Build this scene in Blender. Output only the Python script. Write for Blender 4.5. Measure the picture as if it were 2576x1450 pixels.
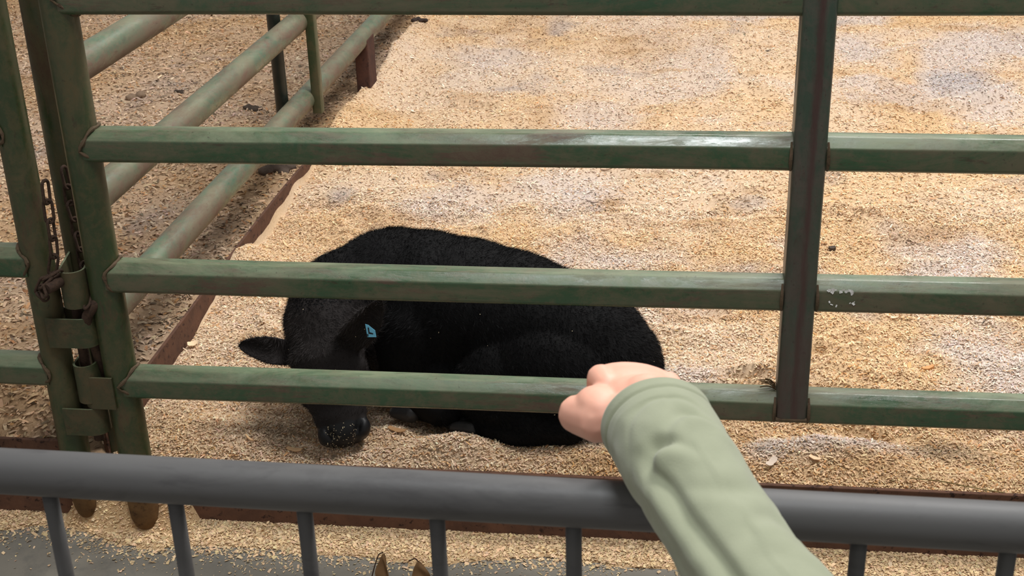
import bpy, bmesh, math, random
import numpy as np
from mathutils import Matrix, Vector

# ------------------------------------------------------------------ camera
SC = bpy.context.scene
for o in list(bpy.data.objects):
    bpy.data.objects.remove(o)
COL = SC.collection
F_PX, PITCH, ROLL, YAW, EYE = 3278.16, 0.427205, 0.029198, -0.1304346, 1.6
_fw = Vector((math.sin(YAW) * math.cos(PITCH), math.cos(YAW) * math.cos(PITCH), -math.sin(PITCH)))
_r = Vector((math.cos(YAW), -math.sin(YAW), 0))
_d = _fw.cross(_r)
_r2 = _r * math.cos(ROLL) + _d * math.sin(ROLL)
_d2 = -_r * math.sin(ROLL) + _d * math.cos(ROLL)
cam = bpy.data.cameras.new('camera')
cam.sensor_width = 36.0
cam.lens = 36.0 * F_PX / 2576.0
cam.clip_start = 0.05
cam.dof.use_dof = True
cam.dof.focus_distance = 2.7
cam.dof.aperture_fstop = 20.0
co = bpy.data.objects.new('camera', cam)
m = Matrix((_r2, -_d2, -_fw)).transposed().to_4x4()
m.translation = (0, 0, EYE)
co.matrix_world = m
COL.objects.link(co)
SC.camera = co

# ------------------------------------------------------------------ light
SC.view_settings.view_transform = 'Standard'
SC.view_settings.look = 'None'
SC.view_settings.gamma = 1.0
SC.view_settings.use_curve_mapping = False
SC.view_settings.exposure = 0.0
W = bpy.data.worlds.new('barn_air')
SC.world = W
W.use_nodes = True
W.node_tree.nodes['Background'].inputs[0].default_value = (1.0, 0.97, 0.94, 1)
W.node_tree.nodes['Background'].inputs[1].default_value = 0.40


def lamp(name, loc, target, sx, sy, power, col):
    L = bpy.data.lights.new(name, 'AREA')
    L.shape = 'RECTANGLE'
    L.size, L.size_y = sx, sy
    L.energy = power
    L.color = col
    o = bpy.data.objects.new(name, L)
    o.location = loc
    o.rotation_euler = (Vector(target) - Vector(loc)).to_track_quat('-Z', 'Y').to_euler()
    COL.objects.link(o)
    return o


lamp('arena_ceiling_lamp', (1.5, 3.6, 5.2), (0.2, 3.4, 0), 1.5, 1.5, 235, (1.0, 0.98, 0.96))
lamp('arena_ceiling_lamp', (0.05, 0.6, 5.4), (0.0, 2.2, 0), 1.2, 1.1, 130, (0.95, 0.98, 1.0))
lamp('arena_ceiling_lamp', (0.8, 7.6, 5.4), (0.2, 5.2, 0), 1.6, 1.6, 130, (1.0, 0.97, 0.94))

RS = np.random.RandomState(11)
random.seed(5)


# ------------------------------------------------------------------ helpers
def ray(x, y):
    return _r2 * ((x - 1288) / F_PX) + _d2 * ((y - 725) / F_PX) + _fw


def onz(x, y, z):
    q = ray(x, y)
    return Vector((0, 0, EYE)) + q * ((z - EYE) / q.z)


def ony(x, y, Y):
    q = ray(x, y)
    return Vector((0, 0, EYE)) + q * (Y / q.y)


def srgb(r, g, b):
    f = lambda c: (c / 255 / 12.92) if c / 255 <= 0.04045 else ((c / 255 + 0.055) / 1.055) ** 2.4
    return (f(r), f(g), f(b), 1.0)


_T = [np.random.RandomState(100 + i).rand(256, 256) for i in range(8)]


def vnoise(x, y, k=0):
    x = np.asarray(x, float); y = np.asarray(y, float)
    xi = np.floor(x).astype(int); yi = np.floor(y).astype(int)
    fx = x - xi; fy = y - yi
    fx = fx * fx * (3 - 2 * fx); fy = fy * fy * (3 - 2 * fy)
    T = _T[k % 8]
    a = T[xi & 255, yi & 255]; b = T[(xi + 1) & 255, yi & 255]
    c = T[xi & 255, (yi + 1) & 255]; d = T[(xi + 1) & 255, (yi + 1) & 255]
    return (a * (1 - fx) + b * fx) * (1 - fy) + (c * (1 - fx) + d * fx) * fy


def fbm(x, y, k=0, o=3):
    s = 0; a = 1; t = 0
    for i in range(o):
        s = s + a * vnoise(x * 2 ** i + 17.3 * i, y * 2 ** i + 5.1 * i, k + i); t += a; a *= .5
    return s / t - .5


def raw_mesh(name, V, polys, mats=(), smooth=True, col=None):
    """polys: (n,3) or (n,4) int array or list of such arrays"""
    if not isinstance(polys, list):
        polys = [polys]
    me = bpy.data.meshes.new(name)
    V = np.asarray(V, np.float32)
    me.vertices.add(len(V)); me.vertices.foreach_set('co', V.ravel())
    loops = np.concatenate([np.asarray(p, np.int32).ravel() for p in polys])
    tot = np.concatenate([np.full(len(p), np.asarray(p).shape[1], np.int32) for p in polys])
    st = np.concatenate([[0], np.cumsum(tot)[:-1]]).astype(np.int32)
    me.loops.add(len(loops)); me.loops.foreach_set('vertex_index', loops)
    me.polygons.add(len(tot)); me.polygons.foreach_set('loop_start', st)
    try:
        me.polygons.foreach_set('loop_total', tot)
    except Exception:
        pass
    me.update(calc_edges=True)
    me.validate()
    me.polygons.foreach_set('use_smooth', np.full(len(me.polygons), smooth))
    if col is not None:
        ca = me.color_attributes.new('tint', 'FLOAT_COLOR', 'POINT')
        c4 = np.ones((len(V), 4), np.float32); c4[:, :3] = col
        ca.data.foreach_set('color', c4.ravel())
    for mt in mats:
        me.materials.append(mt)
    return me


def link(name, me, parent=None):
    o = bpy.data.objects.new(name, me)
    COL.objects.link(o)
    if parent is not None:
        o.parent = parent
        p = parent; off = Vector((0, 0, 0))
        while p is not None:
            off += Vector(p.location); p = p.parent
        o.location = -off
    return o


def thing(name, label, cat, loc=(0, 0, 0), group=None):
    o = bpy.data.objects.new(name, None)
    o.empty_display_size = .05
    o.location = loc
    COL.objects.link(o)
    return tag(o, label, cat, group)


def tag(o, label=None, cat=None, group=None, kind=None):
    if label: o['label'] = label
    if cat: o['category'] = cat
    if group: o['group'] = group
    if kind: o['kind'] = kind
    return o


def frames(P, closed=False, up=(0, 0, 1)):
    P = np.asarray(P, float); n = len(P)
    T = np.zeros_like(P)
    for i in range(n):
        a = P[(i - 1) % n] if (closed or i > 0) else P[i]
        b = P[(i + 1) % n] if (closed or i < n - 1) else P[i]
        t = b - a; T[i] = t / (np.linalg.norm(t) + 1e-12)
    u = np.array(up, float)
    if abs(np.dot(u, T[0])) > .95:
        u = np.array((0., -1., 0.))
    N = np.zeros_like(P); B = np.zeros_like(P)
    for i in range(n):
        u = u - T[i] * np.dot(u, T[i]); u /= np.linalg.norm(u) + 1e-12
        N[i] = u; B[i] = np.cross(T[i], u)
    return T, N, B


def circle(n=20):
    a = np.arange(n) * 2 * math.pi / n
    return np.stack([np.cos(a), np.sin(a)], 1)


def round_octagon(bev=.16):
    pts = []
    R = 1 / math.cos(math.pi / 8)
    for k in range(8):
        a = math.pi / 8 + k * math.pi / 4
        for d in (-1, -.33, .33, 1):
            # stay on rounded corner
            aa = a + d * bev * .9
            rr = 1 / math.cos(((aa + math.pi / 8) % (math.pi / 4)) - math.pi / 8)
            rr = min(rr, R * .985)
            pts.append((rr * math.cos(aa), rr * math.sin(aa)))
    return np.array(pts)


def rail_profile():
    # first axis is up, second axis is sideways: wide chamfers above, tight corners below
    c, k = .56, .22
    pts = [(1, 1 - c), (1 - c, 1), (-1 + k, 1), (-1, 1 - k), (-1, -1 + k), (-1 + k, -1), (1 - c, -1), (1, -1 + c)]
    out = []
    n = len(pts)
    for i in range(n):
        p = np.array(pts[i]); a = np.array(pts[i - 1]); b = np.array(pts[(i + 1) % n])
        da = (a - p) / np.linalg.norm(a - p); db = (b - p) / np.linalg.norm(b - p)
        r = .09
        A_, B_ = p + da * r, p + db * r
        for t in (0, .33, .67, 1):
            out.append((1 - t) ** 2 * A_ + 2 * t * (1 - t) * p + t * t * B_)
    return np.array(out)


def round_rect(w, h, r, s=4):
    pts = []
    for cx, cy, a0 in ((w - r, h - r, 0), (-w + r, h - r, 90), (-w + r, -h + r, 180), (w - r, -h + r, 270)):
        for k in range(s + 1):
            a = math.radians(a0 + 90 * k / s)
            pts.append((cx + r * math.cos(a), cy + r * math.sin(a)))
    return np.array(pts)


def sweep(P, rad, prof=None, closed=False, caps=True, up=(0, 0, 1)):
    P = np.asarray(P, float); n = len(P)
    prof = circle(18) if prof is None else prof
    k = len(prof)
    rad = np.full(n, rad) if np.isscalar(rad) else np.asarray(rad, float)
    T, N, B = frames(P, closed, up)
    V = P[:, None, :] + rad[:, None, None] * (prof[None, :, 0, None] * N[:, None, :] + prof[None, :, 1, None] * B[:, None, :])
    V = V.reshape(-1, 3)
    q = []
    m_ = n if closed else n - 1
    j = np.arange(k); j2 = (j + 1) % k
    for i in range(m_):
        a = i * k; b = ((i + 1) % n) * k
        q.append(np.stack([a + j, a + j2, b + j2, b + j], 1))
    polys = [np.concatenate(q)]
    if caps and not closed:
        c0 = len(V); V = np.concatenate([V, P[:1], P[-1:]])
        polys.append(np.concatenate([np.stack([np.full(k, c0), j2, j], 1),
                                     np.stack([np.full(k, c0 + 1), (n - 1) * k + j, (n - 1) * k + j2], 1)]))
    return V, polys


def bar(name, P, rad, mat, parent=None, prof=None, closed=False, up=(0, 0, 1)):
    V, q = sweep(P, rad, prof, closed, True, up)
    me = raw_mesh(name, V, q, [mat])
    if prof is not None:
        try:
            me.set_sharp_from_angle(angle=math.radians(38))
        except Exception:
            pass
    return link(name, me, parent)


def lin(a, b, n):
    a = np.array(a, float); b = np.array(b, float)
    t = np.linspace(0, 1, n)[:, None]
    return a + (b - a) * t


def box_bm(bm, c, s, rot=None):
    M = Matrix.Translation(c) @ (rot.to_4x4() if rot else Matrix.Identity(4)) @ Matrix.Diagonal((s[0], s[1], s[2], 1))
    bmesh.ops.create_cube(bm, size=1, matrix=M)


def bevel_box(name, c, s, mat, parent=None, bev=.003, rot=None, wave=0):
    bm = bmesh.new()
    box_bm(bm, c, s, rot)
    bmesh.ops.bevel(bm, geom=bm.edges[:], offset=bev, segments=2, affect='EDGES', profile=.5)
    me = bpy.data.meshes.new(name); bm.to_mesh(me); bm.free()
    me.materials.append(mat)
    return link(name, me, parent)


# ------------------------------------------------------------------ materials
class NT:
    def __init__(s, name):
        s.m = bpy.data.materials.new(name); s.m.use_nodes = True
        s.t = s.m.node_tree; s.n = s.t.nodes; s.b = s.n['Principled BSDF']

    def add(s, typ, **kw):
        n = s.n.new(typ)
        for k, v in kw.items():
            setattr(n, k, v)
        return n

    def l(s, a, b):
        s.t.links.new(a, b)

    def coord(s, scale=(1, 1, 1), kind='Object'):
        tc = s.add('ShaderNodeTexCoord'); mp = s.add('ShaderNodeMapping')
        mp.inputs['Scale'].default_value = scale
        s.l(tc.outputs[kind], mp.inputs[0]); return mp.outputs[0]

    def noise(s, vec, scale, detail=6, rough=.6, dist=0.):
        n = s.add('ShaderNodeTexNoise')
        n.inputs['Scale'].default_value = scale; n.inputs['Detail'].default_value = detail
        n.inputs['Roughness'].default_value = rough; n.inputs['Distortion'].default_value = dist
        s.l(vec, n.inputs['Vector']); return n.outputs['Fac']

    def ramp(s, fac, a, b, ca=(0, 0, 0, 1), cb=(1, 1, 1, 1)):
        r = s.add('ShaderNodeValToRGB')
        r.color_ramp.elements[0].position = a; r.color_ramp.elements[0].color = ca
        r.color_ramp.elements[1].position = b; r.color_ramp.elements[1].color = cb
        s.l(fac, r.inputs[0]); return r.outputs[0]

    def mix(s, fac, a, b, mode='MIX'):
        n = s.add('ShaderNodeMix', data_type='RGBA', blend_type=mode)
        for sock, v in ((n.inputs[0], fac), (n.inputs[6], a), (n.inputs[7], b)):
            if isinstance(v, (int, float)): sock.default_value = v
            elif isinstance(v, tuple): sock.default_value = v
            else: s.l(v, sock)
        return n.outputs[2]

    def math(s, op, a, b=None):
        n = s.add('ShaderNodeMath', operation=op)
        for i, v in enumerate((a, b)):
            if v is None: continue
            if isinstance(v, (int, float)): n.inputs[i].default_value = v
            else: s.l(v, n.inputs[i])
        return n.outputs[0]

    def bump(s, h, strength=.3, dist=.002):
        b = s.add('ShaderNodeBump'); b.inputs['Strength'].default_value = strength; b.inputs['Distance'].default_value = dist
        s.l(h, b.inputs['Height']); s.l(b.outputs[0], s.b.inputs['Normal'])

    def col(s, c):
        if isinstance(c, tuple): s.b.inputs['Base Color'].default_value = c
        else: s.l(c, s.b.inputs['Base Color'])

    def rough(s, r):
        if isinstance(r, (int, float)): s.b.inputs['Roughness'].default_value = r
        else: s.l(r, s.b.inputs['Roughness'])


def paint(name, green, dirt, rust, d_lo=.5, d_hi=.66, r_lo=.6, r_hi=.7, stretch=(1, 1, 1), gloss=.3, fleck=.74, dust=.5, streak=None):
    t = NT(name)
    v = t.coord(stretch)
    vv = t.coord()
    tone = t.noise(v, 5, 3)
    base = t.mix(tone, tuple(c * .75 for c in green[:3]) + (1,), tuple(c * 1.25 for c in green[:3]) + (1,))
    # mottled dirt film
    d1 = t.ramp(t.noise(v, 6, 10, .72, .6), d_lo, d_hi)
    base = t.mix(t.math('MULTIPLY', d1, .8), base, dirt)
    r1 = t.ramp(t.noise(v, 9, 11, .75, .3), r_lo, r_hi)
    base = t.mix(t.math('MULTIPLY', r1, .9), base, rust)
    gr = t.ramp(t.noise(vv, 26, 12, .78, .4), .47, .58)
    base = t.mix(t.math('MULTIPLY', gr, .45), base, dirt)
    nk = t.ramp(t.noise(t.coord(tuple(q * 1.0 for q in stretch)), 34, 10, .8, .2), .585, .64)
    base = t.mix(t.math('MULTIPLY', nk, .65), base, tuple(c * .55 for c in rust[:3]) + (1,))
    # barn dust that has settled on upward faces
    g = t.add('ShaderNodeNewGeometry'); sx = t.add('ShaderNodeSeparateXYZ'); t.l(g.outputs['Normal'], sx.inputs[0])
    up = t.math('MULTIPLY', t.ramp(sx.outputs['Z'], .25, .7), t.ramp(t.noise(v, 8, 10, .75, .5), .36, .62))
    up = t.math('MULTIPLY', up, dust)
    base = t.mix(up, base, srgb(138, 150, 118))
    fine = t.ramp(t.noise(vv, 130, 4, .6), .64, .72)
    base = t.mix(t.math('MULTIPLY', fine, .5), base, tuple(c * .3 for c in rust[:3]) + (1,))
    fl = t.ramp(t.noise(vv, 75, 5, .7), fleck, fleck + .03)
    base = t.mix(t.math('MULTIPLY', fl, .55), base, srgb(170, 165, 140))
    if streak is not None:
        sp = t.add('ShaderNodeSeparateXYZ'); t.l(vv, sp.inputs[0])
        wob = t.math('MULTIPLY', t.math('SUBTRACT', t.noise(t.coord((40, 40, 7)), 1, 6, .7), .5), .030)
        d = t.math('ABSOLUTE', t.math('SUBTRACT', t.math('ADD', sp.outputs[0], wob), streak))
        base = t.mix(t.math('MULTIPLY', t.ramp(d, .002, .009, (1, 1, 1, 1), (0, 0, 0, 1)), .85), base, srgb(64, 36, 34))
        low = t.math('MULTIPLY', t.ramp(sp.outputs[2], .42, .95, (1, 1, 1, 1), (0, 0, 0, 1)), t.ramp(t.noise(v, 14, 9, .7), .36, .58))
        base = t.mix(t.math('MULTIPLY', low, .8), base, srgb(72, 54, 48))
    t.col(base)
    worn = t.math('MAXIMUM', t.math('MAXIMUM', d1, r1), t.math('MULTIPLY', up, 1.6))
    t.rough(t.math('MINIMUM', t.math('ADD', t.math('MULTIPLY', worn, .5), gloss), .9))
    t.bump(t.math('ADD', t.noise(vv, 60, 6, .6), t.math('MULTIPLY', r1, .5)), .2, .0015)
    return t.m


M_RAIL = paint('green_rail_paint', (0.034, 0.076, 0.036, 1), srgb(98, 88, 68), srgb(88, 66, 54), .44, .62, .53, .62, (.40, 1.7, 1.7), .12, .72, .5)
M_POST = paint('green_post_paint', (0.028, 0.045, 0.016, 1), srgb(84, 72, 46), srgb(74, 54, 36), .44, .62, .55, .66, (1.5, 1.5, .5), .36)
M_UP = paint('rusty_upright_paint', (0.036, 0.060, 0.040, 1), srgb(84, 74, 66), srgb(70, 48, 42), .47, .66, .55, .66, (1.6, 1.6, .4), .33, .74, .3, .241)
M_SIDE = paint('worn_side_rail_paint', (0.045, 0.095, 0.055, 1), srgb(104, 88, 70), srgb(96, 72, 58), .40, .58, .46, .60, (1.6, .6, 1.6), .24, .74, .3)
M_CLIP = paint('dirty_clip_paint', (0.034, 0.042, 0.016, 1), srgb(88, 70, 46), srgb(80, 54, 32), .45, .68, .58, .7, (1, 1, 1), .5)
M_DARKTUBE = paint('dark_stay_paint', (0.010, 0.015, 0.010, 1), srgb(44, 44, 38), srgb(36, 30, 27), .55, .75, .66, .78, (1, 1, .5), .35)


def rusty(name, a, b, c, scale=18):
    t = NT(name); v = t.coord()
    x = t.mix(t.ramp(t.noise(v, scale, 10, .7, .3), .38, .62), a, b)
    x = t.mix(t.ramp(t.noise(v, scale * 3.4, 8, .7), .56, .64), x, c)
    t.col(x); t.rough(.85)
    t.b.inputs['Specular IOR Level'].default_value = .25
    t.bump(t.noise(v, scale * 5, 8, .7), .5, .002)
    return t.m


M_RUST = rusty('rusty_plate', srgb(100, 70, 54), srgb(82, 58, 46), srgb(46, 31, 26))
M_WELD = rusty('rusty_weld', srgb(96, 78, 62), srgb(78, 66, 48), srgb(62, 46, 36), 40)
M_FOOT = rusty('brown_worn_foot', srgb(112, 84, 52), srgb(86, 62, 38), srgb(66, 46, 30), 14)
M_CHAIN = rusty('rusty_chain', srgb(74, 56, 44), srgb(58, 44, 36), srgb(40, 30, 26), 60)
M_BLOCK = rusty('dark_rust_block', srgb(80, 52, 42), srgb(64, 42, 36), srgb(44, 30, 26), 22)


def grey_barrier():
    t = NT('grey_barrier_paint'); v = t.coord((.5, 2, 2)); vv = t.coord()
    x = t.mix(t.noise(v, 9, 6), (.062, .061, .062, 1), (.105, .103, .101, 1))
    x = t.mix(t.math('MULTIPLY', t.ramp(t.noise(v, 16, 8, .7, .5), .5, .68), .6), x, (.040, .038, .040, 1))
    x = t.mix(t.math('MULTIPLY', t.ramp(t.noise(vv, 140, 4), .74, .78), .5), x, (.32, .32, .33, 1))
    t.col(x); t.rough(.5)
    t.b.inputs['Specular IOR Level'].default_value = .35
    t.bump(t.noise(vv, 90, 5), .12, .001)
    return t.m


M_GREY = grey_barrier()


def concrete():
    t = NT('stained_concrete'); v = t.coord()
    x = t.mix(t.noise(v, 3.2, 8, .65), srgb(96, 94, 88), srgb(150, 142, 128))
    x = t.mix(t.math('MULTIPLY', t.ramp(t.noise(v, 12, 8, .7, .4), .5, .7), .5), x, srgb(84, 86, 84))
    x = t.mix(t.math('MULTIPLY', t.ramp(t.noise(v, 260, 3), .62, .7), .3), x, srgb(70, 70, 68))
    t.col(x); t.rough(.8); t.bump(t.noise(v, 150, 6), .2, .001)
    return t.m


M_CONC = concrete()


def tinted(name, rough=.92, grain=0, spec=.15):
    t = NT(name)
    a = t.add('ShaderNodeAttribute', attribute_name='tint')
    c = a.outputs['Color']
    if grain:
        v = t.coord()
        c = t.mix(t.ramp(t.noise(v, 170, 8, .75, .4), .3, .7), t.mix(1.0, c, (.72, .66, .60, 1), 'MULTIPLY'), t.mix(1.0, c, (1.1, 1.1, 1.1, 1), 'MULTIPLY'))
        t.bump(t.noise(v, 190, 8, .75, .3), .8, .004)
    t.col(c); t.rough(rough); t.b.inputs['Specular IOR Level'].default_value = spec
    return t.m


M_BED = tinted('sawdust_bed', .95, 1)
M_CHIP = tinted('wood_shaving', .85)


def plain(name, c, rough=.7, spec=.3, nscale=0, vary=.25):
    t = NT(name)
    if nscale:
        v = t.coord()
        t.col(t.mix(t.noise(v, nscale, 6), tuple(q * (1 - vary) for q in c[:3]) + (1,), tuple(q * (1 + vary) for q in c[:3]) + (1,)))
        t.bump(t.noise(v, nscale * 2, 6), .2, .001)
    else:
        t.col(c)
    t.rough(rough); t.b.inputs['Specular IOR Level'].default_value = spec
    return t.m


# ------------------------------------------------------------------ floor and bedding
FY = 2.205      # plane of the front panels
SX = -1.18      # plane of the side panel

fl = link('floor', raw_mesh('floor', [(-5.6, -1.5, 0), (4.4, -1.5, 0), (4.4, 11, 0), (-5.6, 11, 0)], np.array([[0, 1, 2, 3]]), [M_CONC]))
tag(fl, 'stained grey concrete floor in front of the pen', 'floor', kind='structure')


def gauss(x, y, cx, cy, sx, sy):
    return np.exp(-((x - cx) / sx) ** 2 - ((y - cy) / sy) ** 2)


_pr = np.random.RandomState(77)
PITS = [(_pr.uniform(-1.0, 1.9), 2.75 + 3.9 * _pr.rand() ** 1.2, _pr.uniform(.03, .09), _pr.uniform(.018, .045), _pr.uniform(-.9, .9), _pr.uniform(.010, .028)) for _ in range(120)]
PITS += [(_pr.uniform(.1, 1.0), _pr.uniform(2.42, 2.8), _pr.uniform(.03, .07), _pr.uniform(.015, .03), _pr.uniform(-.6, .6), _pr.uniform(.008, .018)) for _ in range(14)]


def pits(x, y):
    z = np.zeros_like(x)
    for cx, cy, a, b, r, d in PITS:
        m_ = (np.abs(x - cx) < .3) & (np.abs(y - cy) < .3)
        if not m_.any(): continue
        u = (x[m_] - cx) * math.cos(r) + (y[m_] - cy) * math.sin(r); v = -(x[m_] - cx) * math.sin(r) + (y[m_] - cy) * math.cos(r)
        q = (u / a) ** 2 + (v / b) ** 2
        z[m_] += d * (-1.0 * np.exp(-q) + .55 * np.exp(-(np.sqrt(q) - 1.5) ** 2 / .25))
    return z


def ground_h(x, y):
    x = np.asarray(x, float); y = np.asarray(y, float)
    n1 = fbm(x * 2.6, y * 2.6, 0, 3); n2 = fbm(x * 9, y * 9, 2, 3)
    u = x * .8 + y * .6; w = -x * .6 + y * .8
    tracks = fbm(u * 2.2, w * 5.5, 4, 2)
    edge = np.clip((y - 2.245) / .1, 0, 1)
    far = np.clip((y - 2.7) / 1.0, 0, 1)
    inner = .148 + .010 * np.clip((y - 2.247) / .04, 0, 1) + .012 * np.clip(y - 2.3, 0, 4) + edge * (.042 * n1 + .034 * n2) + far * .055 * tracks
    inner = inner + pits(x, y)
    # mounds and hollows round the calf
    inner = inner + .030 * gauss(x, y, -.43, 2.315, .10, .045) + .022 * gauss(x, y, -.575, 2.37, .05, .04)
    inner = inner + .020 * gauss(x, y, -.06, 2.31, .09, .04) + .026 * gauss(x, y, .33, 2.36, .16, .05) - .022 * gauss(x, y, .46, 2.43, .10, .04)
    inner = inner - .012 * gauss(x, y, -.36, 2.42, .22, .07) - .018 * gauss(x, y, -.76, 2.34, .05, .05)
    inner = inner + .016 * gauss(x, y, .12, 2.48, .16, .05) + .020 * gauss(x, y, -1.0, 2.36, .07, .05)
    # along the side plate: dips that bare it, drifts that bury it
    dx = np.clip(x - SX, 0, 9)
    fall = np.exp(-(dx / .10) ** 2)
    cover = np.clip((y - 3.95) / .25, 0, 1) * np.clip((6.15 - y) / .2, 0, 1) + gauss(y, 0 * y, 3.15, 0, .16, 1)
    inner = inner + fall * (-.012 + .075 * cover)
    left = .212 + .026 * n1 + .018 * n2 + .006 * np.clip(y - 3, 0, 4)
    left = left * np.clip(.75 + (y - 2.25) / .5, .75, 1)
    return np.where(x > SX, inner, left)


LIL, BRN, HOLLOW_SHADE = (.67, .585, .54), (.50, .31, .15), (.33, .24, .16)  # lilac and brown bedding stains; the dark tone paints shade into hollows
STAINS_AND_SHADE = [(2480, 120, .24, .22, LIL, .9), (2430, 200, .16, .16, (.50, .46, .46), .8), (2160, 130, .16, .22, LIL, .8), (1250, 150, .20, .35, LIL, .7), (1500, 280, .22, .2, LIL, .6),
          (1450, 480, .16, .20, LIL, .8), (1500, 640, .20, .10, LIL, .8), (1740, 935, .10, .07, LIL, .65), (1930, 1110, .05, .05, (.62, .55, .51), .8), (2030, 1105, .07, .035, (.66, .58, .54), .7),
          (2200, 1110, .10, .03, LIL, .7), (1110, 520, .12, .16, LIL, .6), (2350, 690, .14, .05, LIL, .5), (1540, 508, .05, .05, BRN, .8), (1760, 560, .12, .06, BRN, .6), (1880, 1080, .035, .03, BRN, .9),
          (2370, 1105, .10, .035, HOLLOW_SHADE, .75), (2330, 590, .12, .06, BRN, .6), (1160, 250, .08, .14, BRN, .5), (1360, 290, .05, .16, BRN, .5), (1330, 60, .15, .2, BRN, .5), (690, 1060, .05, .05, HOLLOW_SHADE, .5),
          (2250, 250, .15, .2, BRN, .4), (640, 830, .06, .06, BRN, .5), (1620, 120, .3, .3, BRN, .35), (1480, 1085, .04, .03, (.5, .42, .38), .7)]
STAIN_SHADE_AT = {(a_[0], a_[1]): onz(a_[0], a_[1], .185) for a_ in STAINS_AND_SHADE}


def bed_colour(x, y, RS=RS):
    x = np.asarray(x); y = np.asarray(y)
    a = np.clip(fbm(x * 2.1 + 3, y * 2.1, 3, 4) * 3.2 + .5, 0, 1)[:, None]
    b = np.clip(fbm(x * 2.6 + 9, y * 2.6 + 4, 5, 4) * 6.0 + .22, 0, 1)[:, None]
    g = np.clip(fbm(x * 4 + 31, y * 4 + 4, 1, 4) * 5 - .9, 0, 1)[:, None]
    warm = np.array((.75, .530, .310)); pale = np.array((.77, .595, .425)); lilac = np.array((.70, .60, .535)); grey = np.array((.42, .36, .34))
    c = warm * (1 - a) + pale * a
    rightish = np.clip((x + .9) / 1.4, 0.1, 1)[:, None]
    c = c * (1 - b * .85 * rightish) + lilac * b * .85 * rightish
    brown = np.clip(fbm(x * 5 + 2, y * 7 + 40, 2, 4) * 7 - 1.0, 0, 1)[:, None]
    c = c * (1 - brown * .5) + np.array((.52, .32, .15)) * brown * .5
    c = c * (1 - g * .7) + grey * g * .7
    for px, py, rx, ry, rgb, k_ in STAINS_AND_SHADE:
        p_ = STAIN_SHADE_AT[(px, py)]
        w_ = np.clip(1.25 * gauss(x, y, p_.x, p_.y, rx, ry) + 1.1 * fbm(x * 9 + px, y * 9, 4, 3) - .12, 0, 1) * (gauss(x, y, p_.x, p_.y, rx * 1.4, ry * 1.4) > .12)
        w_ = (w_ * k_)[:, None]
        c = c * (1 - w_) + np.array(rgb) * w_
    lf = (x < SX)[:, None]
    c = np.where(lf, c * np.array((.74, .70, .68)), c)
    # bottom rail's shade painted blotchily into the bedding along the side panel
    rail_shade = np.exp(-((x - SX + .10) / .10) ** 2) * (x < SX) * np.clip(.25 + 2.0 * fbm(x * 5, y * 5, 6, 3) + np.clip((y - 3.3) / 1.2, 0, .6), 0, 1)
    c = c * (1 - .55 * rail_shade[:, None])
    return c


xs = np.concatenate([np.arange(-5.6, -4.0, .05), np.arange(-4.0, -1.2, .022), [-1.186, -1.174], np.arange(-1.16, 2.0, .017), np.arange(2.0, 4.4, .04)])
ys = np.concatenate([np.arange(2.2455, 3.4, .014), np.arange(3.4, 7.0, .024), np.arange(7.0, 11.0, .06)])
gx, gy = np.meshgrid(xs, ys)
gz = ground_h(gx.ravel(), gy.ravel())
V = np.stack([gx.ravel(), gy.ravel(), gz], 1)
ny, nx = gx.shape
i = (np.arange(ny - 1)[:, None] * nx + np.arange(nx - 1)[None, :]).ravel()
Q = np.stack([i, i + 1, i + nx + 1, i + nx], 1)
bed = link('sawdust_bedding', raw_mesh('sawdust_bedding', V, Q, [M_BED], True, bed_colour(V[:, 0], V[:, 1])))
tag(bed, 'pale wood shavings bedding covering the ground inside the pen', 'bedding', kind='stuff')

# drift of shavings that spilled under the plate onto the concrete
dxs = np.arange(-3.0, 2.2, .02); dys = np.linspace(2.02, 2.245, 22)
gx, gy = np.meshgrid(dxs, dys)
fx = gx.ravel(); fy = gy.ravel()


def drift_front(x):
    return 2.150 + .03 * fbm(x * 3, x * 0 + 3, 2, 3) * 2 - .035 * gauss(x, 0, -.46, 0, .12, 1) - .03 * gauss(x, 0, -1.05, 0, .1, 1) + .045 * gauss(x, 0, -1.3, 0, .1, 1)


def drift_h(x, y):
    t = np.clip((y - drift_front(x)) / (2.24 - drift_front(x)), -1, 1)
    gap = np.clip((x + 1.265) / .02, 0, 1) * np.clip((-.985 - x) / .03, 0, 1)
    spill = gap * .135 * np.clip((y - 2.185) / .060, 0, 1) ** 1.4
    return np.where(t > 0, .003 + .006 * t, -.004) + .003 * fbm(x * 14, y * 14, 4, 2) + spill


fz = drift_h(fx, fy)
V = np.stack([fx, fy, fz], 1)
ny, nx = gx.shape
i = (np.arange(ny - 1)[:, None] * nx + np.arange(nx - 1)[None, :]).ravel()
Q = np.stack([i, i + 1, i + nx + 1, i + nx], 1)
dr = link('sawdust_drift', raw_mesh('sawdust_drift', V, Q, [M_BED], True, np.tile(np.array((.72, .50, .28)), (len(V), 1))))
tag(dr, 'drift of fine sawdust spilled over the concrete below the rusty plate', 'sawdust', kind='stuff')


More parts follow.
